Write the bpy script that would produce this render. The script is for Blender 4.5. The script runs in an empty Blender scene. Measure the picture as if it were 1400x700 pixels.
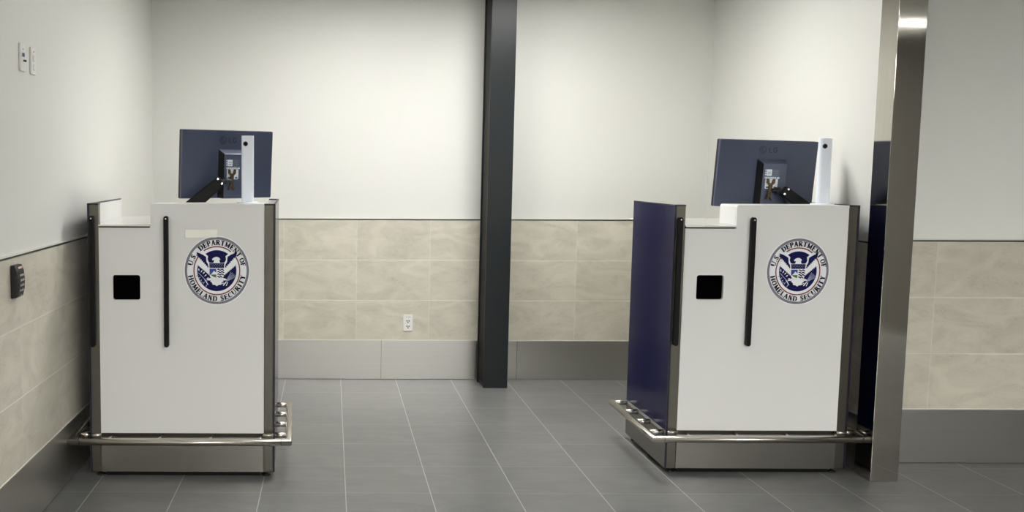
import bpy, bmesh, math, random
from mathutils import Vector, Matrix
random.seed(4)
D = bpy.data
COL = bpy.context.scene.collection
SK = 0.06328                      # the side walls run 3.6 degrees off square to the back wall

def W(x, y, z=0.0):               # room grid (x along back wall, y along side walls) -> world
    return Vector((x + SK * y, y, z))

# ------------------------------------------------------------------ materials
def s2l(c):
    c = c / 255.0
    return c / 12.92 if c <= 0.04045 else ((c + 0.055) / 1.055) ** 2.4
def rgb(r, g, b): return (s2l(r), s2l(g), s2l(b), 1.0)

MATS = {}
def mat(name, col, rough=0.5, metal=0.0, coat=0.0, coat_rough=0.05, spec=0.5, noise=None, aniso=0.0, bump=None):
    if name in MATS: return MATS[name]
    m = D.materials.new(name); m.use_nodes = True
    nt = m.node_tree; b = nt.nodes['Principled BSDF']
    b.inputs['Base Color'].default_value = col
    b.inputs['Roughness'].default_value = rough
    b.inputs['Metallic'].default_value = metal
    b.inputs['Specular IOR Level'].default_value = spec
    b.inputs['Coat Weight'].default_value = coat
    b.inputs['Coat Roughness'].default_value = coat_rough
    b.inputs['Anisotropic'].default_value = aniso
    tc = nt.nodes.new('ShaderNodeTexCoord')
    if noise:                     # (scale xyz, amount)
        mp = nt.nodes.new('ShaderNodeMapping'); mp.inputs['Scale'].default_value = noise[0]
        n = nt.nodes.new('ShaderNodeTexNoise'); n.inputs['Scale'].default_value = 1.0
        n.inputs['Detail'].default_value = 4
        nt.links.new(tc.outputs['Object'], mp.inputs['Vector']); nt.links.new(mp.outputs[0], n.inputs['Vector'])
        mx = nt.nodes.new('ShaderNodeMix'); mx.data_type = 'RGBA'
        a = noise[1]
        mx.inputs[6].default_value = (col[0]*(1-a), col[1]*(1-a), col[2]*(1-a), 1)
        mx.inputs[7].default_value = (min(1, col[0]*(1+a)), min(1, col[1]*(1+a)), min(1, col[2]*(1+a)), 1)
        nt.links.new(n.outputs['Fac'], mx.inputs[0]); nt.links.new(mx.outputs[2], b.inputs['Base Color'])
        if metal > 0.5:
            r = nt.nodes.new('ShaderNodeMapRange'); r.inputs[3].default_value = rough*0.85; r.inputs[4].default_value = rough*1.2
            nt.links.new(n.outputs['Fac'], r.inputs[0]); nt.links.new(r.outputs[0], b.inputs['Roughness'])
    if bump:                      # (scale xyz, strength, distance)
        mp = nt.nodes.new('ShaderNodeMapping'); mp.inputs['Scale'].default_value = bump[0]
        n = nt.nodes.new('ShaderNodeTexNoise'); n.inputs['Scale'].default_value = 1.0
        nt.links.new(tc.outputs['Object'], mp.inputs['Vector']); nt.links.new(mp.outputs[0], n.inputs['Vector'])
        bp = nt.nodes.new('ShaderNodeBump'); bp.inputs['Strength'].default_value = bump[1]; bp.inputs['Distance'].default_value = bump[2]
        nt.links.new(n.outputs['Fac'], bp.inputs['Height']); nt.links.new(bp.outputs[0], b.inputs['Normal'])
    MATS[name] = m
    return m

def emis(name, col, strength):
    m = D.materials.new(name); m.use_nodes = True
    nt = m.node_tree; nt.nodes.clear()
    e = nt.nodes.new('ShaderNodeEmission'); o = nt.nodes.new('ShaderNodeOutputMaterial')
    e.inputs[0].default_value = col; e.inputs[1].default_value = strength
    nt.links.new(e.outputs[0], o.inputs[0]); return m

def tile_mat(name, col, col2, joint, w, h, u0, v0, lw, rough, vfade=0.6, hfade=1.0, vein=0.0, spec=0.5, patch=0.0, rough2=None):
    """tiles on a grid in UV metres: joints at u0 + k w and v0 + k h"""
    m = D.materials.new(name); m.use_nodes = True
    nt = m.node_tree; N = nt.nodes; L = nt.links; b = N['Principled BSDF']
    uv = N.new('ShaderNodeUVMap'); uv.uv_map = 'UVMap'
    sep = N.new('ShaderNodeSeparateXYZ'); L.new(uv.outputs[0], sep.inputs[0])
    def mth(op, a, bb=None, c=None):
        n = N.new('ShaderNodeMath'); n.operation = op
        for i, v in enumerate((a, bb, c)):
            if v is None: continue
            if isinstance(v, (int, float)): n.inputs[i].default_value = v
            else: L.new(v, n.inputs[i])
        return n.outputs[0]
    def joint_mask(coord, o, size):
        t = mth('DIVIDE', mth('SUBTRACT', coord, o), size)
        fr = mth('SUBTRACT', t, mth('FLOOR', mth('ADD', t, 0.5)))
        d = mth('MULTIPLY', mth('ABSOLUTE', fr), size)
        mr = N.new('ShaderNodeMapRange'); mr.inputs[1].default_value = lw*0.5; mr.inputs[2].default_value = lw*0.5+0.0012
        mr.inputs[3].default_value = 1; mr.inputs[4].default_value = 0
        L.new(d, mr.inputs[0]); return mr.outputs[0], mth('FLOOR', t)
    ju, iu = joint_mask(sep.outputs[0], u0, w)
    jv, iv = joint_mask(sep.outputs[1], v0, h)
    jn = N.new('ShaderNodeTexNoise'); jn.inputs['Scale'].default_value = 2.3; L.new(uv.outputs[0], jn.inputs['Vector'])
    jr = N.new('ShaderNodeMapRange'); jr.inputs[1].default_value = .35; jr.inputs[2].default_value = .62; L.new(jn.outputs['Fac'], jr.inputs[0])
    jm = mth('MAXIMUM', mth('MULTIPLY', ju, vfade), mth('MULTIPLY', mth('MULTIPLY', jv, hfade), mth('ADD', mth('MULTIPLY', jr.outputs[0], .6), .4)))
    # per tile tone
    cmb = N.new('ShaderNodeCombineXYZ'); L.new(iu, cmb.inputs[0]); L.new(iv, cmb.inputs[1])
    wn = N.new('ShaderNodeTexWhiteNoise'); L.new(cmb.outputs[0], wn.inputs['Vector'])
    # stone clouding
    off = N.new('ShaderNodeVectorMath'); off.operation = 'MULTIPLY_ADD'
    L.new(wn.outputs['Color'], off.inputs[0]); off.inputs[1].default_value = (3, 3, 3); L.new(uv.outputs[0], off.inputs[2])
    mp = N.new('ShaderNodeMapping'); mp.inputs['Rotation'].default_value = (0, 0, .6); mp.inputs['Scale'].default_value = (1.6, 3.6, 1)
    L.new(off.outputs[0], mp.inputs['Vector'])
    n1 = N.new('ShaderNodeTexNoise'); n1.inputs['Scale'].default_value = 2.2; n1.inputs['Detail'].default_value = 6; n1.inputs['Roughness'].default_value = .55; n1.inputs['Distortion'].default_value = 1.2
    L.new(mp.outputs[0], n1.inputs['Vector'])
    mr = N.new('ShaderNodeMapRange'); mr.inputs[1].default_value = .3; mr.inputs[2].default_value = .7; L.new(n1.outputs['Fac'], mr.inputs[0])
    mix = N.new('ShaderNodeMix'); mix.data_type = 'RGBA'; mix.inputs[6].default_value = col2; mix.inputs[7].default_value = col
    tone = mth('ADD', mth('MULTIPLY', mr.outputs[0], .75), mth('MULTIPLY', wn.outputs['Value'], .25))
    L.new(tone, mix.inputs[0])
    last = mix.outputs[2]
    if vein > 0:
        n2 = N.new('ShaderNodeTexNoise'); n2.inputs['Scale'].default_value = 3.1; n2.inputs['Detail'].default_value = 3; n2.inputs['Distortion'].default_value = 2.5
        L.new(mp.outputs[0], n2.inputs['Vector'])
        v = mth('ABSOLUTE', mth('SUBTRACT', n2.outputs['Fac'], .5))
        vr = N.new('ShaderNodeMapRange'); vr.inputs[1].default_value = 0; vr.inputs[2].default_value = .018; vr.inputs[3].default_value = vein; vr.inputs[4].default_value = 0
        L.new(v, vr.inputs[0])
        mk = mth('MULTIPLY', vr.outputs[0], mth('SUBTRACT', 1.0, mr.outputs[0]))
        mx2 = N.new('ShaderNodeMix'); mx2.data_type = 'RGBA'; L.new(mk, mx2.inputs[0]); L.new(last, mx2.inputs[6]); mx2.inputs[7].default_value = (col2[0]*.72, col2[1]*.72, col2[2]*.72, 1)
        last = mx2.outputs[2]
    mj = N.new('ShaderNodeMix'); mj.data_type = 'RGBA'; L.new(jm, mj.inputs[0]); L.new(last, mj.inputs[6]); mj.inputs[7].default_value = joint
    L.new(mj.outputs[2], b.inputs['Base Color'])
    rr = N.new('ShaderNodeMapRange'); rr.inputs[3].default_value = rough; rr.inputs[4].default_value = rough2 or rough*1.3
    L.new(n1.outputs['Fac'], rr.inputs[0]); L.new(rr.outputs[0], b.inputs['Roughness'])
    b.inputs['Specular IOR Level'].default_value = spec
    bp = N.new('ShaderNodeBump'); bp.inputs['Strength'].default_value = .25; bp.inputs['Distance'].default_value = .001
    hgt = mth('SUBTRACT', n1.outputs['Fac'], mth('MULTIPLY', mth('MAXIMUM', ju, jv), 1.0)); L.new(hgt, bp.inputs['Height']); L.new(bp.outputs[0], b.inputs['Normal'])
    return m

M_WALL = mat('painted_wall', rgb(226, 226, 221), .55, noise=((1.5, 1.5, 1.5), .012))
M_WALLG = mat('painted_hall_wall', rgb(243, 244, 239), .55, noise=((1.5, 1.5, 1.5), .012))
M_CEIL = mat('ceiling_paint', rgb(225, 225, 220), .8)
M_HALL = mat('hall_rear_paint', rgb(78, 76, 72), .8)
M_TRIM = mat('pale_edge_trim', rgb(225, 224, 214), .35)
M_DTRIM = mat('dark_edge_trim', rgb(60, 60, 58), .35, .6)
M_BASE = mat('brushed_steel_base', (.60, .59, .555, 1), .34, 1.0, noise=((1.2, 1.2, 60), .05))
M_STEEL = mat('brushed_steel', (.56, .54, .485, 1), .06, 1.0, noise=((60, 60, 1.5), .06))
M_POST = mat('bronze_brushed_steel', (.15, .142, .12, 1), .28, 1.0, noise=((90, 90, 1.5), .08))
M_SKIRT = mat('kick_steel', (.31, .30, .27, 1), .22, 1.0, noise=((2, 2, 70), .05))
M_RECESS = mat('dark_recess_steel', (.09, .08, .07, 1), .4, 1.0)
M_SSK = mat('dull_side_steel', (.30, .29, .26, 1), .34, 1.0, noise=((2, 2, 70), .05))
M_TUBE = mat('polished_steel_tube', (.62, .59, .54, 1), .27, 1.0)
M_DARKC = mat('dark_painted_steel', rgb(27, 32, 34), .36, 0.0, spec=.3, noise=((3, 3, .5), .08))
M_SHELF = mat('glossy_white_laminate', rgb(222, 222, 219), .09, coat=.6, coat_rough=.03)
M_WHITE = mat('white_laminate', rgb(229, 229, 227), .28, noise=((2, 2, 2), .01), spec=.4)
M_BLUE = mat('navy_laminate', rgb(11, 11, 66), .17, spec=.2, noise=((3, 3, 1.2), .1))
M_BEDGE = mat('navy_edge_band', rgb(12, 12, 34), .35)
M_BLACK = mat('black_rubber', rgb(7, 7, 8), .5, spec=.2)
M_VOID = mat('black_recess', rgb(4, 4, 5), .9, spec=0)
M_ARM = mat('matt_black_arm', rgb(13, 13, 14), .6, spec=.25)
M_BLK2 = mat('black_powder_coat', rgb(16, 16, 18), .42)
M_MON = mat('slate_plastic', rgb(66, 73, 94), .34, noise=((8, 8, 8), .1), bump=((6, 1, 220), .06, .0004))
M_MONB = mat('slate_plastic_box', rgb(70, 78, 101), .28, spec=.8)
M_LOGO = mat('embossed_logo_grey', rgb(30, 34, 44), .4)
M_LAB = mat('white_sticker', rgb(225, 232, 240), .5)
M_LABG = mat('grey_print', rgb(110, 118, 130), .5)
M_BRONZE = mat('bronze_clip', rgb(92, 78, 58), .4, .5)
M_CAM = mat('white_powder_coat', rgb(236, 241, 252), .35)
M_SCR = mat('bright_screw', (.8, .8, .8, 1), .25, 1.0)
M_SCREEN = mat('dark_screen_glass', rgb(10, 10, 12), .1)
M_PLATE = mat('white_switch_plastic', rgb(232, 231, 226), .35)
M_SLOT = mat('dark_slot', rgb(18, 18, 20), .6)
M_BLUESW = mat('blue_rocker', rgb(42, 66, 110), .4)
M_TAPE = mat('masking_tape', rgb(250, 250, 240), .5)
M_SW = mat('seal_white', rgb(243, 246, 250), .4)
M_SG = mat('seal_grey', rgb(122, 120, 132), .4)
M_SB = mat('seal_navy', rgb(14, 14, 74), .5, spec=.15)
M_SB2 = mat('seal_blue', rgb(36, 62, 150), .4)
M_SR = mat('seal_red', rgb(128, 32, 40), .4)
M_SGR = mat('seal_green', rgb(74, 104, 58), .4)
M_SL = mat('seal_pale', rgb(160, 168, 195), .4)
M_INK = mat('seal_ink', rgb(14, 15, 24), .5, spec=.15)
M_PINK = mat('pale_pink_label', rgb(235, 205, 205), .4)
M_KEY = mat('grey_key_print', rgb(190, 180, 172), .4)

# ------------------------------------------------------------------ mesh builder
class MB:
    def __init__(s): s.v = []; s.f = []; s.mi = []; s.sm = []; s.uv = []; s.mats = []
    def m(s, material):
        if material not in s.mats: s.mats.append(material)
        return s.mats.index(material)
    def face(s, idx, mi=0, smooth=False): s.f.append(idx); s.mi.append(mi); s.sm.append(smooth)
    def box(s, x0, x1, y0, y1, z0, z1, mt=None):
        mi = s.m(mt) if mt else 0
        b = len(s.v)
        for z in (z0, z1):
            for (x, y) in ((x0, y0), (x1, y0), (x1, y1), (x0, y1)): s.v.append(Vector((x, y, z)))
        for q in ((0, 3, 2, 1), (4, 5, 6, 7), (0, 1, 5, 4), (1, 2, 6, 5), (2, 3, 7, 6), (3, 0, 4, 7)):
            s.face([b+i for i in q], mi)
        return s
    def prism_xz(s, pts, y0, y1, mt=None, smooth=False):
        """polygon in x,z (counter-clockwise seen from -y) pushed from y0 (front) to y1"""
        mi = s.m(mt) if mt else 0
        n = len(pts); b = len(s.v)
        for y in (y0, y1):
            for (x, z) in pts: s.v.append(Vector((x, y, z)))
        s.face([b+i for i in range(n)], mi); s.face([b+n+i for i in reversed(range(n))], mi)
        for i in range(n):
            j = (i+1) % n; s.face([b+j, b+i, b+n+i, b+n+j], mi, smooth)
        return s
    def prism_xy(s, pts, z0, z1, mt=None):
        mi = s.m(mt) if mt else 0
        n = len(pts); b = len(s.v)
        for z in (z0, z1):
            for (x, y) in pts: s.v.append(Vector((x, y, z)))
        s.face([b+i for i in reversed(range(n))], mi); s.face([b+n+i for i in range(n)], mi)
        for i in range(n):
            j = (i+1) % n; s.face([b+i, b+j, b+n+j, b+n+i], mi)
        return s
    def tube(s, pts, r, n=14, mt=None, closed_ends=True, r2=None):
        mi = s.m(mt) if mt else 0
        pts = [Vector(p) for p in pts]; rings = []
        m = len(pts)
        for i, p in enumerate(pts):
            if i == 0: t = pts[1]-pts[0]
            elif i == m-1: t = pts[-1]-pts[-2]
            else: t = (pts[i]-pts[i-1]).normalized()+(pts[i+1]-pts[i]).normalized()
            t.normalize()
            up = Vector((0, 0, 1)) if abs(t.z) < .9 else Vector((1, 0, 0))
            a = t.cross(up).normalized(); c = a.cross(t).normalized()
            rad = r if r2 is None else r+(r2-r)*i/(m-1)
            if 0 < i < m-1:                       # mitre
                d = (pts[i]-pts[i-1]).normalized(); k = 1/max(.5, d.dot(t))
            else: k = 1
            b = len(s.v); rings.append(b)
            for j in range(n):
                an = 2*math.pi*j/n
                s.v.append(p+a*(math.cos(an)*rad*k)+c*(math.sin(an)*rad))
        for i in range(m-1):
            for j in range(n):
                k = (j+1) % n
                s.face([rings[i]+j, rings[i+1]+j, rings[i+1]+k, rings[i]+k], mi, True)
        if closed_ends:
            s.face([rings[0]+j for j in range(n)], mi); s.face([rings[-1]+j for j in reversed(range(n))], mi)
        return s
    def lathe(s, prof, cx, cy, n=28, mt=None):
        mi = s.m(mt) if mt else 0
        rings = []
        for (r, z) in prof:
            b = len(s.v); rings.append(b)
            for j in range(n):
                an = 2*math.pi*j/n; s.v.append(Vector((cx+r*math.cos(an), cy+r*math.sin(an), z)))
        for i in range(len(prof)-1):
            for j in range(n):
                k = (j+1) % n; s.face([rings[i]+j, rings[i]+k, rings[i+1]+k, rings[i+1]+j], mi, True)
        s.face([rings[0]+j for j in reversed(range(n))], mi); s.face([rings[-1]+j for j in range(n)], mi)
        return s
    def sheet(s, pts, y, mt):                      # flat polygon in x,z facing -y
        mi = s.m(mt); b = len(s.v)
        a = sum(pts[i][0]*pts[(i+1) % len(pts)][1]-pts[(i+1) % len(pts)][0]*pts[i][1] for i in range(len(pts)))
        if a < 0: pts = list(reversed(pts))
        for (x, z) in pts: s.v.append(Vector((x, y, z)))
        s.face([b+i for i in range(len(pts))], mi); return s
    def build(s, name, material=None, parent=None, bev=0, seg=2, shear=0.0, warp=None, smooth_angle=None):
        me = D.meshes.new(name)
        vs = s.v
        if shear: vs = [Vector((v.x+shear*v.y, v.y, v.z)) for v in vs]
        if warp: vs = [warp(v) for v in vs]
        me.from_pydata([tuple(v) for v in vs], [], s.f)
        for mt in (s.mats or [material]): me.materials.append(mt)
        for p, i, sm in zip(me.polygons, s.mi, s.sm): p.material_index = i; p.use_smooth = sm
        me.update()
        o = D.objects.new(name, me); COL.objects.link(o)
        if parent: o.parent = parent
        if bev:
            md = o.modifiers.new('Bevel', 'BEVEL'); md.width = bev; md.segments = seg; md.limit_method = 'ANGLE'; md.angle_limit = math.radians(40)
            md.harden_normals = False
        return o

def rrect(x0, x1, z0, z1, r, n=5, corners=(1, 1, 1, 1)):
    """rounded rectangle, ccw; corners = bl, br, tr, tl"""
    pts = []
    for (cx, cz, a0, c, px, pz) in ((x0+r, z0+r, 180, corners[0], x0, z0), (x1-r, z0+r, 270, corners[1], x1, z0), (x1-r, z1-r, 0, corners[2], x1, z1), (x0+r, z1-r, 90, corners[3], x0, z1)):
        if not c: pts.append((px, pz)); continue
        for i in range(n+1):
            a = math.radians(a0+90*i/n); pts.append((cx+r*math.cos(a), cz+r*math.sin(a)))
    return pts

def thing(name, label, cat, loc, rot=(0, 0, 0), group=None):
    o = D.objects.new(name, None); COL.objects.link(o); o.empty_display_size = .1
    o.location = loc; o.rotation_euler = rot; o['label'] = label; o['category'] = cat
    if group: o['group'] = group
    return o
def structure(o): o['kind'] = 'structure'; return o

def uvquad(name, corners, uvs, material, thick=None):
    """flat structural slab: front quad with UV in metres, pushed back along `thick`"""
    me = D.meshes.new(name)
    vs = [tuple(c) for c in corners]; fs = [(0, 1, 2, 3)]
    if thick is not None:
        vs += [tuple(Vector(c)+thick) for c in corners]
        fs += [(7, 6, 5, 4)]+[((i+1) % 4, i, 4+i, 4+(i+1) % 4) for i in range(4)]
    me.from_pydata(vs, [], fs)
    l = me.uv_layers.new(name='UVMap')
    for p in me.polygons:
        for li in p.loop_indices:
            l.data[li].uv = uvs[me.loops[li].vertex_index % 4]
    me.materials.append(material)
    o = D.objects.new(name, me); COL.objects.link(o); return structure(o)

# ------------------------------------------------------------------ the room
XL, XR, YB, YF = -1.333, 2.812, 7.135, 5.084      # left wall, alcove right wall, back wall, hall wall
CEIL = 2.92; XE = 6.2; YR = -10.0; T = .12
FLOORM = tile_mat('charcoal_floor_tile', rgb(127, 127, 125), rgb(102, 103, 104), rgb(186, 186, 182), .418, .4245, .085, 4.56, .0028, .30, vfade=.9, hfade=.5, spec=.5, rough2=.42)
x0, x1 = XL-.1, XE+.1
uvquad('floor', [W(x0, YR-.1), W(x1, YR-.1), W(x1, YB+.1), W(x0, YB+.1)], [(x0, YR-.1), (x1, YR-.1), (x1, YB+.1), (x0, YB+.1)], FLOORM, Vector((0, 0, -.1)))
uvquad('ceiling', [W(x0, YB+.1, CEIL), W(x1, YB+.1, CEIL), W(x1, YR-.1, CEIL), W(x0, YR-.1, CEIL)], [(0, 0), (1, 0), (1, 1), (0, 1)], M_CEIL, Vector((0, 0, .1)))
def wall(name, a, b, m, back, z0=0, z1=CEIL):     # a -> b is left to right seen from the room
    return uvquad(name, [W(*a, z0), W(*b, z0), W(*b, z1), W(*a, z1)], [(0, 0), (1, 0), (1, 1), (0, 1)], m, back)
wall('wall_back', (XL, YB), (XR, YB), M_WALL, Vector((0, T, 0)))
wall('wall_left', (XL, YR), (XL, YB), M_WALL, Vector((-T, 0, 0)))
wall('wall_alcove_right', (XR, YB), (XR, 4.91), M_WALL, Vector((.095, 0, 0)))
wall('wall_hall', (XR+.1, YF), (XE, YF), M_WALLG, Vector((0, T, 0)))
wall('wall_right', (XE, YF), (XE, YR), M_HALL, Vector((T, 0, 0)))
wall('wall_front', (XE, YR), (XL, YR), M_HALL, Vector((0, -T, 0)))

TC, TC2, TJ = rgb(220, 215, 199), rgb(192, 187, 172), rgb(236, 232, 222)
def tiles(name, a, b, ua, ub, u0, nrm, w=.554, lo=.3, col=TC, col2=TC2):
    m = tile_mat('stone_tile_'+name, col, col2, TJ, w, .3055, u0, lo, .004, .32, vfade=.32, hfade=1.0, vein=.5, spec=.35)
    n = Vector(nrm)*.010
    c = [W(*a, lo)+n, W(*b, lo)+n, W(*b, 1.213)+n, W(*a, 1.213)+n]
    o = uvquad(name, c, [(ua, lo), (ub, lo), (ub, 1.213), (ua, 1.213)], m, -n)
    return o
def strip(name, a, b, nrm, z0, z1, d, m):
    n = Vector(nrm)*d
    return wall_slab(name, a, b, n, z0, z1, m)
def wall_slab(name, a, b, n, z0, z1, m):
    return uvquad(name, [W(*a, z0)+n, W(*b, z0)+n, W(*b, z1)+n, W(*a, z1)+n], [(0, 0), (1, 0), (1, 1), (0, 1)], m, -n)
runs = [('back', (XL+.012, YB), (XR-.012, YB), (0, -1, 0), XL, XR, .194),
        ('left', (XL, YR), (XL, YB), (1, 0, 0), YR, YB, 4.57),
        ('alcove_right', (XR, YB), (XR, 4.915), (-1, 0, 0), -YB, -4.915, -5.3),
        ('hall', (2.93, YF), (XE, YF), (0, -1, 0), 2.93, XE, 3.25)]
for (nm, a, b, nrm, ua, ub, u0) in runs:
    tiles('wall_tile_'+nm, a, b, ua, ub, u0, nrm, w=.54 if nm == 'left' else .554)
    strip('trim_cap_'+nm, a, b, nrm, 1.2135, 1.2205, .013, M_DTRIM)
    strip('trim_top_'+nm, a, b, nrm, 1.2210, 1.2275, .012, M_TRIM)
    strip('trim_base_'+nm, a, b, nrm, .2990, .3045, .014, M_TRIM)
    strip('baseboard_'+nm, a, b, nrm, .004, .2985, .0125, M_BASE)
# butt joints of the back base plates
for x in (.39, 1.42):
    g = MB(); g.box(-.001, .001, -.0135, -.0124, .006, .298)
    o = g.build('trim_joint', M_DTRIM); o.location = W(x, YB); structure(o)

# ------------------------------------------------------------------ columns
t = thing('steel_column', 'dark grey painted steel column standing in front of the back wall', 'column', W(1.206, 6.945))
MB().box(-.088, .088, -.105, -.09, 0, CEIL-.002).build('front_plate', M_DARKC, t, .002)
MB().box(-.092, .088, .09, .105, 0, CEIL-.002).build('rear_plate', M_DARKC, t, .002)
MB().box(-.080, .082, -.0895, .0895, 0, CEIL-.002).build('web_box', M_DARKC, t)
MB().box(-.084, -.0802, -.085, .085, .03, CEIL-.03).build('side_channel', M_BLACK, t)

t = thing('corner_column', 'brushed stainless steel column casing at the end of the right wall', 'column', W(2.85, 4.833))
k = MB().box(-.0707, .0707, -.076, .076, 0.001, CEIL-.002).build('steel_casing', M_STEEL, t, .002, shear=SK)

# ------------------------------------------------------------------ ceiling lights (real fixtures; only their light and reflections show)
WARM = (1, .985, .955, 1)
E_ALC = emis('diffuser_alcove', WARM, 29.0)
E_LINE = emis('diffuser_line', WARM, 27.0)
E_LINE2 = emis('diffuser_line_far', WARM, 190.0)
E_SLIM = emis('diffuser_slim', WARM, 7.0)
def ceiling_light(x, y, sx, sy, em, label):
    t = thing('ceiling_light', label, 'light', W(x, y, CEIL-.03), group=None)
    f = MB(); w = .02
    f.box(-sx/2-w, sx/2+w, -sy/2-w, -sy/2, 0, .0295); f.box(-sx/2-w, sx/2+w, sy/2, sy/2+w, 0, .0295)
    f.box(-sx/2-w, -sx/2, -sy/2, sy/2, 0, .0295); f.box(sx/2, sx/2+w, -sy/2, sy/2, 0, .0295)
    f.build('frame', M_PLATE, t)
    MB().box(-sx/2, sx/2, -sy/2, sy/2, .006, .02).build('diffuser', em, t)
LIGHTS = [(.2, 5.7, .6, .6, E_ALC, 'square ceiling light above the left half of the alcove'),
          (1.5, 5.8, .6, .6, E_ALC, 'square ceiling light above the right half of the alcove'),
          (.75, 4.25, 3.4, .06, E_SLIM, 'slim ceiling light running across just in front of both kiosks'),
          (3.1, 1.0, 5.8, .10, E_LINE, 'slim ceiling light running across the hall above the photographer'),
          (3.1, -.5, 5.8, .10, E_LINE, 'slim ceiling light across the hall, first one behind the photographer'),
          (3.1, -3.2, 5.8, .16, E_LINE2, 'slim ceiling light across the hall, second one behind the photographer'),
          (3.1, -6.4, 5.8, .20, E_LINE2, 'slim ceiling light across the far end of the hall behind the photographer')]
for a in LIGHTS: ceiling_light(*a)

# ------------------------------------------------------------------ stroke lettering (own serif glyphs, box 0..1 high)
TK, TN = .19, .09
def G(w, *st): return (w, st)
def arc(cx, cz, rx, rz, a0, a1, n=10):
    return [(cx+rx*math.cos(math.radians(a0+(a1-a0)*i/n)), cz+rz*math.sin(math.radians(a0+(a1-a0)*i/n))) for i in range(n+1)]
GL = {
 'U': G(.84, (arc(.42, .34, .28, .30, 180, 360)+[(.70, 1)], TN), ([(.16, 1), (.16, .34)], TK), ([(.02, .97), (.32, .97)], .07), ([(.56, .97), (.84, .97)], .07)),
 'S': G(.62, (arc(.30, .74, .20, .22, 20, 180)+[(.12, .68)], .12), ([(.12, .68), (.48, .32)], TK), (arc(.30, .26, .22, .22, 20, -160), .12), ([(.5, .98), (.5, .74)], .07), ([(.07, .02), (.07, .28)], .07)),
 '.': G(.24, ([(.06, .08), (.20, .08)], .17)),
 'D': G(.84, ([(.18, 0), (.18, 1)], TK), ([(.02, .96), (.40, .96)]+arc(.40, .5, .34, .45, 88, 60, 3), .08), (arc(.40, .5, .34, .45, 60, -60), .17), (arc(.40, .5, .34, .45, -60, -88, 3)+[(.02, .04)], .08)),
 'E': G(.70, ([(.18, 0), (.18, 1)], TK), ([(.02, .96), (.62, .96), (.62, .78)], .08), ([(.02, .04), (.66, .04), (.66, .24)], .08), ([(.18, .52), (.48, .52)], .09), ([(.48, .64), (.48, .40)], .06)),
 'P': G(.68, ([(.18, 0), (.18, 1)], TK), ([(.02, .96), (.36, .96)], .08), (arc(.36, .72, .24, .235, 85, -85), .14), ([(.18, .48), (.38, .48)], .08), ([(.02, .03), (.36, .03)], .07)),
 'A': G(.84, ([(.40, 1), (.12, 0)], TN), ([(.40, 1), (.70, 0)], TK), ([(.20, .34), (.58, .34)], .08), ([(0, .03), (.26, .03)], .07), ([(.54, .03), (.86, .03)], .07)),
 'R': G(.80, ([(.18, 0), (.18, 1)], TK), ([(.02, .96), (.36, .96)], .08), (arc(.36, .74, .22, .215, 85, -85), .14), ([(.18, .52), (.38, .52)], .08), ([(.36, .52), (.70, .02)], TK), ([(.02, .03), (.34, .03)], .07), ([(.62, .03), (.82, .03)], .07)),
 'T': G(.74, ([(.37, 0), (.37, 1)], TK), ([(.03, .78), (.05, .96), (.69, .96), (.71, .78)], .08), ([(.20, .03), (.54, .03)], .07)),
 'M': G(1.0, ([(.16, 0), (.16, 1)], TN), ([(.16, 1), (.48, .08)], TK), ([(.48, .08), (.82, 1)], TN), ([(.82, 1), (.82, 0)], TK), ([(0, .03), (.30, .03)], .07), ([(.66, .03), (1.0, .03)], .07)),
 'N': G(.86, ([(.16, 0), (.16, 1)], TN), ([(.14, 1), (.70, 0)], TK), ([(.70, 0), (.70, 1)], TN), ([(0, .03), (.30, .03)], .07), ([(.56, .97), (.86, .97)], .07)),
 'O': G(.84, (arc(.42, .5, .33, .45, 60, -60), .16), (arc(.42, .5, .33, .45, 120, 240), .16), (arc(.42, .5, .33, .45, 60, 120, 6), .08), (arc(.42, .5, .33, .45, 240, 300, 6), .08)),
 'F': G(.66, ([(.18, 0), (.18, 1)], TK), ([(.02, .96), (.60, .96), (.60, .76)], .08), ([(.18, .52), (.46, .52)], .09), ([(.46, .64), (.46, .40)], .06), ([(.02, .03), (.36, .03)], .07)),
 'H': G(.90, ([(.18, 0), (.18, 1)], TK), ([(.72, 0), (.72, 1)], TK), ([(.18, .5), (.72, .5)], .08), ([(.02, .03), (.34, .03)], .07), ([(.56, .03), (.88, .03)], .07), ([(.02, .97), (.34, .97)], .07), ([(.56, .97), (.88, .97)], .07)),
 'L': G(.68, ([(.18, 0), (.18, 1)], TK), ([(.02, .04), (.62, .04), (.62, .26)], .08), ([(.02, .97), (.36, .97)], .07)),
 'C': G(.76, (arc(.42, .5, .32, .45, 50, 120, 5), .08), (arc(.42, .5, .32, .45, 120, 240), .17), (arc(.42, .5, .32, .45, 240, 315, 5), .08), ([(.66, .98), (.66, .70)], .07)),
 'I': G(.38, ([(.19, 0), (.19, 1)], TK), ([(.03, .97), (.35, .97)], .07), ([(.03, .03), (.35, .03)], .07)),
 'Y': G(.80, ([(.12, 1), (.40, .48)], TK), ([(.68, 1), (.40, .48)], TN), ([(.40, .5), (.40, 0)], TK), ([(0, .97), (.28, .97)], .07), ([(.54, .97), (.82, .97)], .07), ([(.24, .03), (.56, .03)], .07)),
 'G': G(.86, (arc(.42, .5, .33, .43, 40, 350, 16)+[(.75, .48), (.45, .48)], .14)),
}
def stroke_quads(pts, w):
    """joined ribbon along a polyline -> list of quads"""
    n = len(pts); L = []; R = []
    for i in range(n):
        a = pts[max(0, i-1)]; b = pts[min(n-1, i+1)]
        dx, dz = b[0]-a[0], b[1]-a[1]; l = math.hypot(dx, dz) or 1
        nx, nz = -dz/l*w/2, dx/l*w/2
        L.append((pts[i][0]+nx, pts[i][1]+nz)); R.append((pts[i][0]-nx, pts[i][1]-nz))
    return [[L[i], R[i], R[i+1], L[i+1]] for i in range(n-1)]

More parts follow.
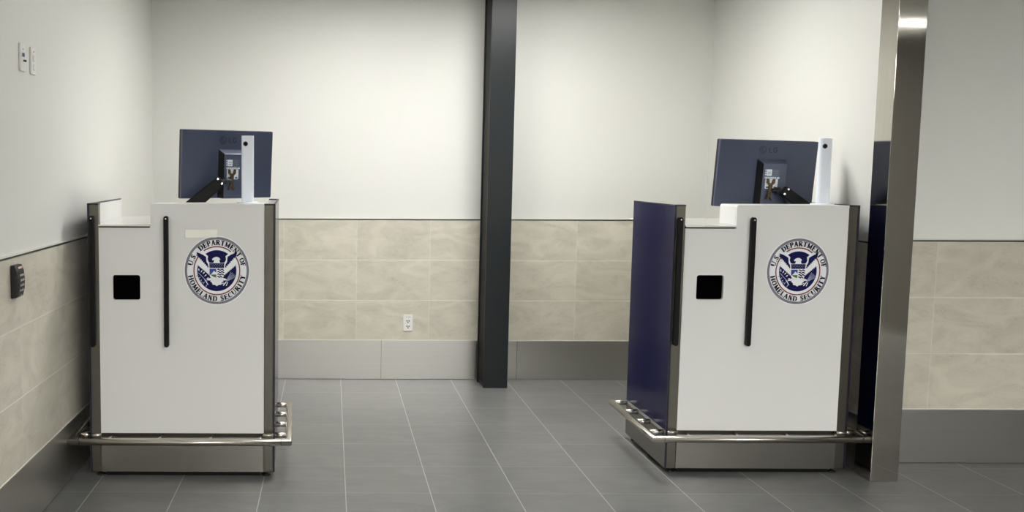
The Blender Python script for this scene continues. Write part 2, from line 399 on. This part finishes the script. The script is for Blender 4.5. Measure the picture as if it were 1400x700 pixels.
# ------------------------------------------------------------------ the seal (unit circle -> ellipse on the panel)
def make_seal(parent, cx, cz, rx, rz, y0, shear):
    g = MB()
    P = lambda u, v: (cx+u*rx, cz+v*rz)
    lay = lambda k: y0-.0006*k
    def poly(pts, k, m): g.sheet([P(*p) for p in pts], lay(k), m)
    def ring(r0, r1, a0, a1, k, m, n=72):
        st = max(2, int(n*(a1-a0)/360))
        for i in range(st):
            b0 = math.radians(a0+(a1-a0)*i/st); b1 = math.radians(a0+(a1-a0)*(i+1)/st)
            poly([(r0*math.cos(b0), r0*math.sin(b0)), (r1*math.cos(b0), r1*math.sin(b0)), (r1*math.cos(b1), r1*math.sin(b1)), (r0*math.cos(b1), r0*math.sin(b1))], k, m)
    # backing disc with real thickness
    n = 72
    g.prism_xz([P(1.03*math.cos(2*math.pi*i/n), 1.03*math.sin(2*math.pi*i/n)) for i in range(n)], lay(1), y0+.0002, M_SW)
    ring(.925, 1.0, 0, 360, 2, M_SG)
    # lettering
    def word(txt, a0, a1, top):
        h = .15; s = h
        ws = [GL[c][0] for c in txt]; gap = .10
        tot = sum(ws)+gap*(len(ws)-1); rb = .765 if top else .905
        span = math.radians(a1-a0); pos = 0
        for c, w in zip(txt, ws):
            mid = (pos+w/2)/tot; a = math.radians(a0)+span*mid
            sx = abs(span)*(.83)/tot          # letter width in unit metres per glyph unit
            for (pl, wd) in GL[c][1]:
                for q in stroke_quads(pl, wd*1.4):
                    out = []
                    for (px, pz) in q:
                        if top:
                            r = rb+pz*h; aa = a-(px-w/2)*sx/.83
                        else:
                            r = rb-pz*h; aa = a+(px-w/2)*sx/.83
                        out.append((r*math.cos(aa), r*math.sin(aa)))
                    poly(out, 7, M_INK)
            pos += w+gap
    word('U.S.', 169, 142.5, True); word('DEPARTMENT', 131, 31, True); word('OF', 26, 9.5, True)
    word('HOMELAND', 189.5, 270.5, False); word('SECURITY', 278, 351, False)
    # red ring, broken where the wing tips pass
    ring(.695, .73, 52, 124, 2, M_SR); ring(.695, .73, -219, 39, 2, M_SR)
    poly([(.61*math.cos(2*math.pi*i/64), .61*math.sin(2*math.pi*i/64)) for i in range(64)], 3, M_SB)
    # traced features: X,Y in 12.73x crops
    TR = lambda X, Y: ((X/12.73-5)/43.3, (51.5-Y/12.73)/46.5)
    BR = lambda X, Y: ((X/12.73-5)/43.3, (6.5-Y/12.73)/46.5)
    def saw(p, q, n, d):               # serrated edge from p to q, teeth of depth d to the right-hand side
        out = []; dx, dz = q[0]-p[0], q[1]-p[1]; l = math.hypot(dx, dz); nx, nz = dz/l*d, -dx/l*d
        for i in range(n):
            t0, t1 = i/n, (i+.75)/n
            out += [(p[0]+dx*t0, p[1]+dz*t0), (p[0]+dx*t1+nx, p[1]+dz*t1+nz)]
        out.append(q); return out
    for sgn in (1, -1):
        F = lambda pts: [(sgn*u, v) for (u, v) in pts]
        under = [(0.0, .24), TR(160, 522), TR(200, 508), TR(222, 455), TR(212, 402), TR(250, 366), TR(300, 345), (.56, .50), (.50, .40), (.58, .28), (.62, .16)]
        under += saw(TR(380, 556), BR(190, 150), 9, -.028) + [(.22, -.06), (0.0, -.06)]
        poly(F(under), 4, M_SW)
        wing = [TR(248, 412), TR(300, 376), TR(350, 352), TR(412, 330)]
        wing += saw(TR(400, 372), TR(205, 594), 8, -.035) + [TR(212, 545), TR(240, 500), TR(244, 450)]
        poly(F(wing), 5, M_SB)
        # leg
        poly(F([(.16, -.20), (.28, -.24), (.33, -.28), (.22, -.29), (.14, -.26)]), 5, M_SW)
    # head and neck
    poly([(-.11, .23), (-.085, .30), (-.10, .315), (-.135, .31), (-.15, .335), (-.12, .375), (-.07, .40), (-.02, .415), (.04, .405), (.09, .37), (.115, .33), (.09, .335), (.08, .30), (.10, .23)], 5, M_SW)
    # tail
    tail = [(-.17, -.24)]
    for i in range(9):
        a = math.radians(200+140*i/8); r = .235 if i % 2 == 0 else .205
        tail.append((.95*r*math.cos(a), -.235+r*math.sin(a)*.95))
    tail += [(.17, -.24)]
    poly(tail, 5, M_SW)
    # shield
    poly([(-.245, .235), (.245, .235), (.245, -.08), (.21, -.18), (.12, -.25), (0, -.29), (-.12, -.25), (-.21, -.18), (-.245, -.08)], 6, M_SW)
    poly([(-.235, .225), (.235, .225), (.225, .075), (-.225, .075)], 7, M_SB)
    for r in range(3):
        for c in range(8):
            u = -.20+c*.055+(r % 2)*.02; v = .195-r*.045
            poly([(u-.011, v), (u, v-.012), (u+.011, v), (u, v+.012)], 8, M_SL)
    poly([(-.225, .055), (-.015, .055), (-.015, -.06), (-.09, .0), (-.15, -.08), (-.225, -.13)], 7, M_SB2)
    poly([(-.20, -.115), (-.015, -.11), (-.015, -.20), (-.09, -.185), (-.17, -.14)], 7, M_SGR)
    for r, (v, w1) in enumerate(((.03, .225), (-.04, .23), (-.11, .225), (-.18, .17))):
        pl = [(.02+(w1-.02)*i/8, v+.018*math.sin(i*math.pi/2.2)) for i in range(9)]
        for q in stroke_quads(pl, .034): poly(q, 7, M_SB)
    # olive branch (left) and arrows (right)
    def line(p, q, w, m, k=5):
        for s in stroke_quads([p, q], w): poly(s, k, m)
    line((-.57, -.06), (-.30, -.33), .02, M_SL); line((-.38, -.26), (-.27, -.42), .022, M_SW)
    for (u, v, a) in ((-.55, -.02, 100), (-.50, -.06, 60), (-.56, -.14, 190), (-.50, -.18, 220), (-.44, -.10, 45), (-.46, -.25, 230), (-.39, -.17, 40), (-.38, -.32, 235), (-.33, -.24, 20), (-.31, -.40, 250), (-.43, -.33, 200)):
        ca, sa = math.cos(math.radians(a)), math.sin(math.radians(a)); L_, w_ = .05, .018
        poly([(u, v), (u+ca*L_-sa*w_, v+sa*L_+ca*w_), (u+2*L_*ca, v+2*L_*sa), (u+ca*L_+sa*w_, v+sa*L_-ca*w_)], 5, M_SL if a > 100 else M_SW)
    for i in range(6):
        a = math.radians(28+i*7); line((.28, -.33), (.28+.36*math.cos(a), -.33+.33*math.sin(a)), .014, M_SL)
    line((.30, -.32), (.20, -.44), .03, M_SW); line((.34, -.34), (.29, -.45), .022, M_SW); line((.22, -.36), (.14, -.40), .02, M_SW)
    return g.build('seal_emblem', M_SW, parent, shear=shear)

# ------------------------------------------------------------------ kiosk
KW, KD, KH = .948, .66, 1.411
def make_kiosk(label, x, y, k, KD, seal, tape, group):
    """k: how far the side panels run off square (local shear)"""
    root = thing('inspection_kiosk', label, 'kiosk', W(x, y), group=group)
    sh = k
    B = lambda m, n, mt=None, bev=0, par=root, **kw: m.build(n, mt, par, bev, shear=sh, **kw)
    # navy side panels
    for xa, xb in ((0, .009), (KW-.009, KW)):
        m = MB(); m.box(xa, xb, .003, KD, .2305, KH-.004, M_BLUE)
        p = B(m, 'side_panel', M_BLUE, .0012)
        B(MB().box(xa-.0004, xb+.0004, 0.0, .003, .030, KH-.004), 'edge_band', M_BEDGE, 0, p)
        B(MB().box(xa-.0006, xb+.0006, -.001, KD, KH-.0038, KH+.001), 'edge_band', M_BEDGE, 0, p)
        m = MB(); m.box(xa+.001, xb-.001, .003, KD, .030, .206)
        B(m, 'side_skirt', M_SSK)
        a, c = (.0095, .0125) if xa == 0 else (KW-.0125, KW-.0095)
        B(MB().box(a, c, .008, KD-.002, .21, KH-.006), 'inner_side_panel', M_WHITE)
    # corner posts front and rear
    for xa, xb in ((.0098, .056), (KW-.056, KW-.0098)):
        p = B(MB().box(xa, xb, .0005, .045, .030, KH-.006), 'corner_post', M_POST, .0015)
        B(MB().box(xa-.0005, xb+.0005, -.0015, .046, KH-.0058, KH+.0012), 'post_cap', M_BEDGE, 0, p)
        B(MB().tube([(xa-.004, -.0035, .2225), (xb+.004, -.0035, .2225)], .0095), 'post_collar', M_TUBE, 0, p)
    p = B(MB().box(KW-.058, KW-.013, KD-.014, KD-.002, .210, KH-.006), 'rear_return', M_WHITE, .001)
    B(MB().box(KW-.0585, KW-.0125, KD-.0145, KD-.0015, KH-.0058, KH+.0012), 'edge_band', M_BEDGE, 0, p)
    # white front panel, stepped, with the square opening cut out (built as bands around it)
    xs0, xs1, st = .0565, KW-.0565, .318
    wx0, wx1, wz0, wz1 = .1255, .2645, .9235, 1.0505
    m = MB()
    ya, yb = -.002, .014
    outer = [(xs0, .234), (xs1, .234), (xs1, KH-.003), (st+.006, KH-.003), (st, KH-.009), (st, 1.290), (xs0, 1.290)]
    hole = rrect(wx0, wx1, wz0, wz1, .012, 4)
    # split outer into regions: bottom, top-left band, right part, left strip and the frame round the hole
    m.prism_xz([(xs0, .234), (xs1, .234), (xs1, .85), (xs0, .85)], ya, yb)
    m.prism_xz([(st, .85), (xs1, .85), (xs1, KH-.003), (st+.006, KH-.003), (st, KH-.009)], ya, yb)
    m.prism_xz([(xs0, 1.12), (st, 1.12), (st, 1.290), (xs0, 1.290)], ya, yb)
    # frame between rectangle (xs0..st, .85..1.12) and rounded hole
    R = [(xs0, .85), (st, .85), (st, 1.12), (xs0, 1.12)]
    nn = len(hole); b = len(m.v)
    for yy in (ya, yb):
        for (px, pz) in hole: m.v.append(Vector((px, yy, pz)))
    for yy in (ya, yb):
        for (px, pz) in R: m.v.append(Vector((px, yy, pz)))
    rf = b+2*nn; q = nn//4
    for ci in range(4):
        seg = [b+ci*q+i for i in range(q)]
        for i in range(len(seg)-1): m.face([rf+ci, seg[i+1], seg[i]])
        nx = b+((ci+1)*q) % nn
        m.face([rf+ci, rf+(ci+1) % 4, nx, seg[-1]])
    for i in range(nn):
        j = (i+1) % nn; m.face([b+i, b+j, b+nn+j, b+nn+i])
    fp = B(m, 'front_panel', M_WHITE)
    # white bezel round the opening
    m = MB(); o_ = rrect(wx0-.004, wx1+.004, wz0-.004, wz1+.004, .015, 4); b = 0
    for pts, yy in ((o_, -.0021), (o_, -.0045), (hole, -.0045), (hole, 0.0)):
        for (px, pz) in pts: m.v.append(Vector((px, yy, pz)))
    for rr in range(3):
        for i in range(nn):
            j = (i+1) % nn; m.face([rr*nn+i, rr*nn+j, (rr+1)*nn+j, (rr+1)*nn+i])
    w = B(m, 'opening_bezel', M_PLATE)
    m = MB(); m.box(wx0-.006, wx1+.006, .0145, .0165, wz0-.006, wz1+.006)
    B(m, 'recess', M_VOID, 0, w)
    B(MB().box(xs0, st-.004, .002, .012, 1.2902, 1.2972), 'lip_shadow_strip', M_BLACK)  # black strip standing in for the shadow line under the shelf lip
    # shelf over the low part and its upturned end
    m = MB(); m.box(.0130, st-.002, .0146, .2155, 1.2975, 1.3055); m.box(.0130, KW-.013, .2157, max(KD-.004, .80), 1.2975, 1.3055); m.box(.0565, st-.002, -.012, .0145, 1.2975, 1.3055)
    B(m, 'shelf', M_SHELF, .0015)
    # raised counter box behind the high part of the front
    CD = .215
    m = MB()
    pr = rrect(st-.001, xs1, 1.306, KH, .010, 4, (0, 0, 0, 1))
    m.prism_xz(pr, .0145, CD, M_WHITE)
    pr2 = rrect(st-.001, xs1, KH-.0125, KH, .010, 4, (0, 0, 0, 1))
    m.prism_xz(pr2, -.004, .0143, M_WHITE)
    B(m, 'raised_counter', M_WHITE)
    # work surface and carcass at the officer's side
    B(MB().box(.014, KW-.014, .046, KD-.046, 1.04, 1.065), 'work_surface', M_WHITE, .002)
    B(MB().box(.014, KW-.014, .10, .112, .21, 1.039), 'inner_front_panel', M_WHITE)
    B(MB().box(.014, KW-.014, .046, KD-.046, .195, .209), 'bottom_shelf', M_WHITE)
    # recess above the skirt, steel kick plate
    B(MB().box(.0565, KW-.0565, .020, .024, .150, .2335), 'recess_strip', M_RECESS)
    m = MB(); m.box(.0575, KW-.0575, -.001, .012, .030, .212)
    B(m, 'kick_plate', M_SKIRT, .001)
    # black vertical pulls
    for px in (.0245, .3985):
        m = MB(); pts = rrect(px-.012, px+.012, .684, 1.350, .0118, 6)
        m.prism_xz(pts, -.030, -.0021)
        pu = B(m, 'pull_handle', M_BLACK, .003, smooth_angle=1)
        B(MB().tube([(px, -.0302, 1.337), (px, -.032, 1.337)], .004, 10), 'screw', M_SCR, 0, pu)
    # guard rail: three sides, mitred corners
    z = .211; o = .083; r = .0185; ye = .69
    m = MB(); m.tube([(-o, ye, z), (-o, -o, z), (KW+o-.012, -o, z), (KW+o-.012, ye, z)], r, 20)
    rail = B(m, 'guard_rail', M_TUBE)
    o2 = o-.012
    for px in (-.038, KW+.036):
        B(MB().tube([(px-.001, -o, z), (px+.001, -o, z)], r+.0004, 20), 'sleeve_seam', M_DTRIM, 0, rail)
    for i in range(4):
        yy = ye-.004-i*(ye-.05)/3
        B(MB().tube([(-o+.012, yy, z), (.002, yy, z)], .015, 14), 'rail_rung', M_TUBE, 0, rail)
        B(MB().tube([(KW-.002, yy, z), (KW+o2-.012, yy, z)], .015, 14), 'rail_rung', M_TUBE, 0, rail)
    for px in (.098, .352, .612, .866):
        B(MB().tube([(px, -o+.012, z+.001), (px+.022, .022, z+.004)], .009, 12, r2=.007), 'rail_bracket', M_TUBE, 0, rail)
    B(MB().box(.022, KW-.022, .016, KD-.02, .0265, .0296), 'underside_shade', M_BLK2)  # black sheet added to paint in the shade under the kiosk
    B(MB().box(.075, KW-.075, .030, .045, .003, .0262), 'toe_shade_strip', M_BLACK)  # black strip fills the floor gap in place of the shadow there
    # levelling feet
    for px in (.045, KW-.045):
        for py in (.05, .33, KD-.05):
            m = MB(); m.lathe([(.024, 0), (.024, .006), (.010, .010), (.008, .012), (.008, .032)], px, py, 16)
            B(m, 'levelling_foot', M_BLK2)
    scx, scz, srx, srz = seal
    make_seal(root, scx, scz, srx, srz, -.0021, sh)
    if tape:
        g = MB(); g.prism_xz([(.492, 1.240), (.653, 1.243), (.657, 1.283), (.495, 1.282)], -.0085, -.0079, M_TAPE)
        o_t = B(g, 'tape_strip', M_TAPE); o_t['label'] = 'short strip of pale masking tape above the seal'
    return root
make_kiosk('white and navy kiosk by the left tiled wall, strip of tape over its round seal', -1.227, 4.786, SK-.036, .88, (.6525, 1.074, .1625, .171), True, None)
make_kiosk('white kiosk with its navy side in view, beside the stainless corner column', 1.762, 4.873, SK+.006, .68, (.6445, 1.0715, .1585, .170), False, None)

# ------------------------------------------------------------------ monitors
MW, MH = .560, .368
def make_monitor(label, x, y, z, yaw, roll):
    t = thing('computer_monitor', label, 'monitor', W(x, y, z), (0, 0, 0))
    t.rotation_euler = (Matrix.Rotation(yaw, 3, 'Z') @ Matrix.Rotation(roll, 3, 'Y') @ Matrix.Rotation(math.radians(3.5), 3, 'X')).to_euler()
    h = MW/2
    m = MB(); m.prism_xz(rrect(-h, h, 0, MH, .006, 3), 0, .018, M_MON); m.build('housing', M_MON, t, .003)
    m = MB(); m.prism_xz(rrect(-h-.001, h+.001, -.001, MH+.001, .006, 3), .0181, .034, M_BLK2)
    fr = m.build('bezel', M_BLK2, t, .002)
    MB().box(-h+.012, h-.012, .0341, .0350, .014, MH-.012).build('screen', M_SCREEN, t)
    # stand-mount box with bevelled top and left flank
    bx0, bx1, bt, d = -.060, .100, .266, .044
    g = MB(); V = [(bx0, 0, .001), (bx1, 0, .001), (bx1, 0, bt), (bx0, 0, bt), (bx0+.014, -d, .001), (bx1-.014, -d, .001), (bx1-.014, -d, bt-.024), (bx0+.014, -d, bt-.024)]
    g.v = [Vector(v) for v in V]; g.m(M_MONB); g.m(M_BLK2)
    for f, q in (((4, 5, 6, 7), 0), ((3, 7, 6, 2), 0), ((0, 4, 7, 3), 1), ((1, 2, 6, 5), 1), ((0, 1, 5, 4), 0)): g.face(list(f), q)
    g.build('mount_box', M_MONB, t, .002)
    # embossed round mark and letters
    g = MB(); cx, cz, r = -.034, MH-.053, .019
    def st(pts, w, y=-.0008):
        for q in stroke_quads(pts, w): g.sheet(q, y, M_LOGO)
    st(arc(cx, cz, r, r*1.05, 0, 360, 28), .0035)
    st([(cx-.001, cz+.010), (cx-.001, cz-.009), (cx+.005, cz-.009)], .003)
    st(arc(cx, cz, .0125, .013, 70, 350, 14)+[(cx+.006, cz-.001)], .003, -.0011)
    g.sheet(arc(cx-.0075, cz+.006, .0028, .0028, 0, 330, 9), -.0011, M_LOGO)
    st([(.004, cz+.014), (.004, cz-.012), (.018, cz-.012)], .0055)
    st([(p[0]*.030+.025, p[1]*.030+cz-.0145) for p in GL['G'][1][0][0]], .0052)
    lg = g.build('logo', M_LOGO, t)
    # stickers
    y = -d-.0006
    g = MB(); n_before = 0
    g.sheet([(-.026, .205), (.004, .205), (.004, .240), (-.026, .240)], y, M_LAB)
    for i in range(3): g.sheet([(-.034, .208+i*.012), (-.028, .208+i*.012), (-.028, .215+i*.012), (-.034, .215+i*.012)], y, M_LAB)
    for i in range(6):
        zz = .202+i*.0066; g.sheet([(.008, zz), (.046-.006*(i % 2), zz), (.046-.006*(i % 2), zz+.0038), (.008, zz+.0038)], y, M_LABG)
    g.sheet([(-.034, .190), (.030, .190), (.030, .199), (-.034, .199)], y, M_LAB); g.sheet([(.034, .190), (.050, .190), (.050, .198), (.034, .198)], y, M_LAB)
    for i in range(5): g.sheet([(-.031+i*.012, .192), (-.026+i*.012, .192), (-.026+i*.012, .197), (-.031+i*.012, .197)], y-.0004, M_LABG)
    for i in range(2): g.sheet([(-.021, .214+i*.010), (-.001, .214+i*.010), (-.001, .217+i*.010), (-.021, .217+i*.010)], y-.0004, M_LABG)
    for v in g.v: v.z -= .028
    g.build('rating_sticker', M_LAB, t)
    g = MB(); g.prism_xz(rrect(-.030, .040, .106, .161, .005, 3), -d-.004, -d-.0004, M_LAB)
    pl = g.build('mounting_plate', M_LAB, t)
    for sx in (-.024, .020): MB().box(sx, sx+.013, -d-.0046, -d-.0041, .111, .118).build('slot', M_SLOT, pl)
    return t
MONL = make_monitor('slate grey computer monitor seen from behind on the left kiosk', -.572, 5.235, 1.428, math.radians(31), 0)
MONR = make_monitor('slate grey computer monitor seen from behind on the right kiosk, tilted clockwise', 2.389, 5.265, 1.386, math.radians(4), math.radians(1.3))

# ------------------------------------------------------------------ monitor arms (world-space, from mounting plate down to the work surface)
def make_arm(label, mon, side, base, el):
    bpy.context.view_layer.update()
    Mw = mon.matrix_world
    t = thing('monitor_arm', label, 'monitor arm', base)
    inv = Matrix.Translation(-Vector(base))
    def loc(p): return inv @ (Mw @ Vector(p))
    # bronze X-shaped clip on the plate
    g = MB(); y = -.0495
    cx, z0, z1, zm0, zm1 = -.003, .046, .161, .080, .130
    pts = [(cx-.009, zm0), (cx-.020, z0+.004), (cx-.012, z0), (cx, z0+.020), (cx+.012, z0), (cx+.020, z0+.004), (cx+.009, zm0), (cx+.009, zm1-.004),
           (cx+.022, z1-.022), (cx+.023, z1), (cx+.013, z1), (cx+.009, z1-.020), (cx, z1-.027), (cx-.009, z1-.020), (cx-.013, z1), (cx-.023, z1), (cx-.022, z1-.022), (cx-.009, zm1-.004)]
    g.prism_xz(pts, y-.010, y, M_BRONZE)
    for zz in (.085, .125): g.tube([(cx, y-.0102, zz), (cx, y-.012, zz)], .003, 8, M_SLOT)
    o = g.build('clip_bracket', M_BRONZE, t, warp=lambda v: loc(v)); 
    # head joint
    g = MB(); s = side
    j1, j2 = (.052, .084) if s < 0 else (.036, .060)
    h0 = Vector(loc((cx+s*.008, -.062, .100))); h1 = Vector(loc((cx+s*j1, -.074, .100))); h2 = Vector(loc((cx+s*j2, -.082, .100)))
    g.tube([h0, h1], .009, 12); g.tube([h1-Vector((0, 0, .017)), h1+Vector((0, 0, .017))], .014, 16); g.tube([h1, h2], .011, 12)
    g.build('head_joint', M_BLK2, t)
    # upper arm: flat-sided spring housing falling to the elbow
    e = Vector(el)-Vector(base)
    a = h2; d = (e-a); L = d.length; d.normalize()
    sidev = d.cross(Vector((0, 1, 0))).normalized()
    if sidev.z < 0: sidev = -sidev
    th = d.cross(sidev).normalized()
    def slab(mb, p0, p1, w0, w1, t_):
        b = len(mb.v)
        for (p, w) in ((p0, w0), (p1, w1)):
            for (q, r_) in ((-1, -1), (1, -1), (1, 1), (-1, 1)): mb.v.append(p+sidev*(w*q)+th*(t_*r_))
        for f in ((0, 1, 2, 3), (7, 6, 5, 4), (0, 4, 5, 1), (1, 5, 6, 2), (2, 6, 7, 3), (3, 7, 4, 0)): mb.face([b+i for i in f])
    g = MB(); slab(g, a-d*.006, a+d*L, .026, .033, .019)
    ua = g.build('upper_arm', M_ARM, t, .006, 3)
    g = MB(); slab(g, a+d*.02-sidev*.028, a+d*(L*.95)-sidev*.031, .004, .009, .015)
    g.build('spring_cover', M_BLACK, ua, .002)
    for q in (.016, -.016):
        c = a+d*.008+sidev*q; n = th if th.y < 0 else -th
        MB().tube([c+n*.0185, c+n*.0225], .0058, 12).build('screw', M_SCR, ua)
    # elbow, post and clamp foot
    g = MB(); g.lathe([(.028, .016), (.032, .020), (.032, e.z-.005), (.028, e.z)], e.x, e.y, 24); g.build('elbow', M_BLK2, t)
    g = MB(); g.lathe([(.036, 0), (.036, .006), (.019, .010), (.019, .0155)], e.x, e.y, 24)
    g.build('base_foot', M_BLK2, t)
    return t
def wpt(x, y, z): v = W(x, y, z); return (v.x, v.y, v.z)
bl = wpt(-.77, 5.055, 1.3057); make_arm('black articulated monitor arm on the left kiosk, sloping down to the left', MONL, -1, bl, (bl[0], bl[1], 1.37))
br = wpt(2.60, 5.17, 1.3057); make_arm('black articulated monitor arm on the right kiosk, sloping down to the right', MONR, 1, br, (br[0], br[1], 1.37))

# ------------------------------------------------------------------ white camera posts
def make_cam(label, x, y):
    t = thing('camera_post', label, 'camera', W(x, y, KH+.0002))
    m = MB(); m.lathe([(.056, 0), (.056, .004), (.053, .0075), (.03, .008)], 0, 0, 36); m.build('base_disc', M_CAM, t)
    pts = []; w, d, r = .0315, .017, .012
    for (cx, cy, a0) in ((-w+r, -d+r, 180), (w-r, -d+r, 270), (w-r, d-r, 0), (-w+r, d-r, 90)):
        for i in range(6):
            a = math.radians(a0+18*i); pts.append((cx+r*math.cos(a), cy+r*math.sin(a)))
    m = MB(); m.prism_xy(pts, .0081, .346); m.build('column', M_CAM, t, .0015)
    m = MB(); m.tube([(-.011, -.0168, .304), (-.011, -.0190, .304)], .0125, 24); l = m.build('lens_ring', M_BLK2, t)
    MB().tube([(-.011, -.0191, .304), (-.011, -.0200, .304)], .0075, 20).build('lens', M_SCREEN, l)
    for zz in (.06, .10, .255):
        MB().tube([(.0315, 0, zz), (.0325, 0, zz)], .003, 8).build('side_screw', M_SCR, t)
    return t
make_cam('slim white camera post with a round black lens on the left kiosk', -.431, 4.92)
make_cam('slim white camera post with a round black lens on the right kiosk', 2.574, 4.99)

# ------------------------------------------------------------------ wall fittings
def plate(mb, w, h, d=.007): mb.prism_xz(rrect(-w/2, w/2, 0, h, .004, 3), -d, 0)
# outlet on the back wall
t = thing('wall_outlet', 'white double power outlet low on the back wall tiles', 'outlet', W(.589, YB, .374)+Vector((0, -.0102, 0)))
m = MB(); plate(m, .073, .122); m.build('cover_plate', M_PLATE, t, .0015)
for zz in (.030, .071):
    m = MB(); m.prism_xz(rrect(-.018, .018, zz-.013, zz+.017, .010, 5), -.0085, -.0071); s = m.build('socket', M_PLATE, t)
    for sx in (-.008, .008): MB().box(sx-.0035, sx+.0035, -.0092, -.0086, zz, zz+.011).build('slot', M_SLOT, s)
    MB().tube([(0, -.0086, zz-.006), (0, -.0092, zz-.006)], .0048, 10).build('slot', M_SLOT, s)
for sx in (-.010, .006, .014): MB().box(sx-.003, sx+.002, -.0079, -.0071, .104, .108).build('indicator', M_SLOT, t)
# fittings on the left wall: local +x runs along the wall away from the camera, -y faces the room
LROT = (0, 0, math.pi/2-math.atan(SK))
def lw(y, z): return W(XL, y, z)+Vector((.0005, 0, 0))
t = thing('light_switch', 'white wall switch with a blue rocker and small dark lever, high on left wall', 'switch', lw(4.134, 2.0), LROT)
m = MB(); plate(m, .066, .118, .008); m.build('cover_plate', M_PLATE, t, .0015)
MB().box(-.012, .012, -.012, -.0081, .062, .078).build('rocker', M_BLUESW, t, .002)
m = MB(); m.tube([(.004, -.008, .046), (.006, -.020, .043)], .0045, 10); m.build('lever', M_SLOT, t)
MB().box(-.006, .006, -.0088, -.0081, .092, .095).build('mark', M_SLOT, t)
t = thing('wall_outlet', 'white wall outlet plate high on left wall, beside the switch', 'outlet', lw(4.279, 2.0), LROT)
m = MB(); plate(m, .070, .118, .008); m.build('cover_plate', M_PLATE, t, .0015)
for zz in (.030, .069):
    m = MB(); m.prism_xz(rrect(-.017, .017, zz-.013, zz+.016, .010, 5), -.0095, -.0081); s = m.build('socket', M_PLATE, t)
    m = MB()
    for q in stroke_quads(arc(0, zz, .012, .012, 90, 270, 8), .003): m.sheet(q, -.0101, M_LABG)
    m.build('slot', M_LABG, s)
MB().tube([(0, -.0081, .1), (0, -.0095, .1)], .003, 8).build('screw', M_LABG, t)
# keypad box
t = thing('keypad_lock_box', 'black wall keypad box just under the tile edge on left wall', 'keypad', W(XL, 3.945, 1.045)+Vector((.0105, 0, 0)), LROT)
g = MB(); prof = [(0, 0), (-.026, .006), (-.034, .035), (-.036, .075), (-.032, .115), (-.022, .140), (0, .140)]
b = len(g.v)
for xx in (-.042, .042):
    for (yy, zz) in prof: g.v.append(Vector((xx, yy, zz)))
n = len(prof)
g.face([i for i in reversed(range(n))]); g.face([n+i for i in range(n)])
for i in range(n):
    j = (i+1) % n; g.face([i, j, n+j, n+i])
g.build('housing', M_BLK2, t, .004)
def face_y(z):
    for (a, c) in zip(prof[1:-1], prof[2:]):
        if a[1] <= z <= c[1]: return a[0]+(c[0]-a[0])*(z-a[1])/(c[1]-a[1])
    return -.03
for i in range(4):
    zz = .030+i*.021
    for xx in (-.012, .006, .022):
        y = face_y(zz)
        MB().box(xx-.004, xx+.004, y-.0016, y+.004, zz, zz+.008).build('key', M_KEY, t)
y = face_y(.127); MB().box(-.018, .024, y-.0024, y+.006, .124, .132).build('indicator', M_PINK, t)
y = face_y(.012); MB().tube([(.01, y+.004, .012), (.01, y-.002, .012)], .003, 8).build('lamp', M_KEY, t)

# ------------------------------------------------------------------ camera
cd = D.cameras.new('camera'); cam = D.objects.new('camera', cd); COL.objects.link(cam)
cam.location = (0, 0, 1.58)
F_, PX, PY = 1300.0, 370.0, 350.0
dn = Vector((320-PX, 14444.44, F_)).normalized()          # down, in camera axes (right, down, forward)
U = Vector((1, -dn.x/dn.y, 0)).normalized()
Fw = U.cross(dn)
if Fw.z < 0: Fw = -Fw
Zu = -dn
right = Vector((U.x, Fw.x, Zu.x)); down = Vector((U.y, Fw.y, Zu.y)); fwd = Vector((U.z, Fw.z, Zu.z))
m3 = Matrix((right, -down, -fwd)).transposed()
cam.rotation_euler = m3.to_euler()
cd.sensor_fit = 'HORIZONTAL'; cd.sensor_width = 36; cd.lens = F_/1400*36
cd.shift_x = (700-PX)/1400; cd.shift_y = 0
cd.clip_start = .05
sc = bpy.context.scene; sc.camera = cam
w = D.worlds.new('world'); sc.world = w; w.use_nodes = True
w.node_tree.nodes['Background'].inputs[0].default_value = (.5, .5, .5, 1); w.node_tree.nodes['Background'].inputs[1].default_value = .05
sc.view_settings.view_transform = 'Standard'; sc.view_settings.look = 'None'
sc.view_settings.gamma = 1; sc.view_settings.use_curve_mapping = False
sc.view_settings.exposure = 0.15
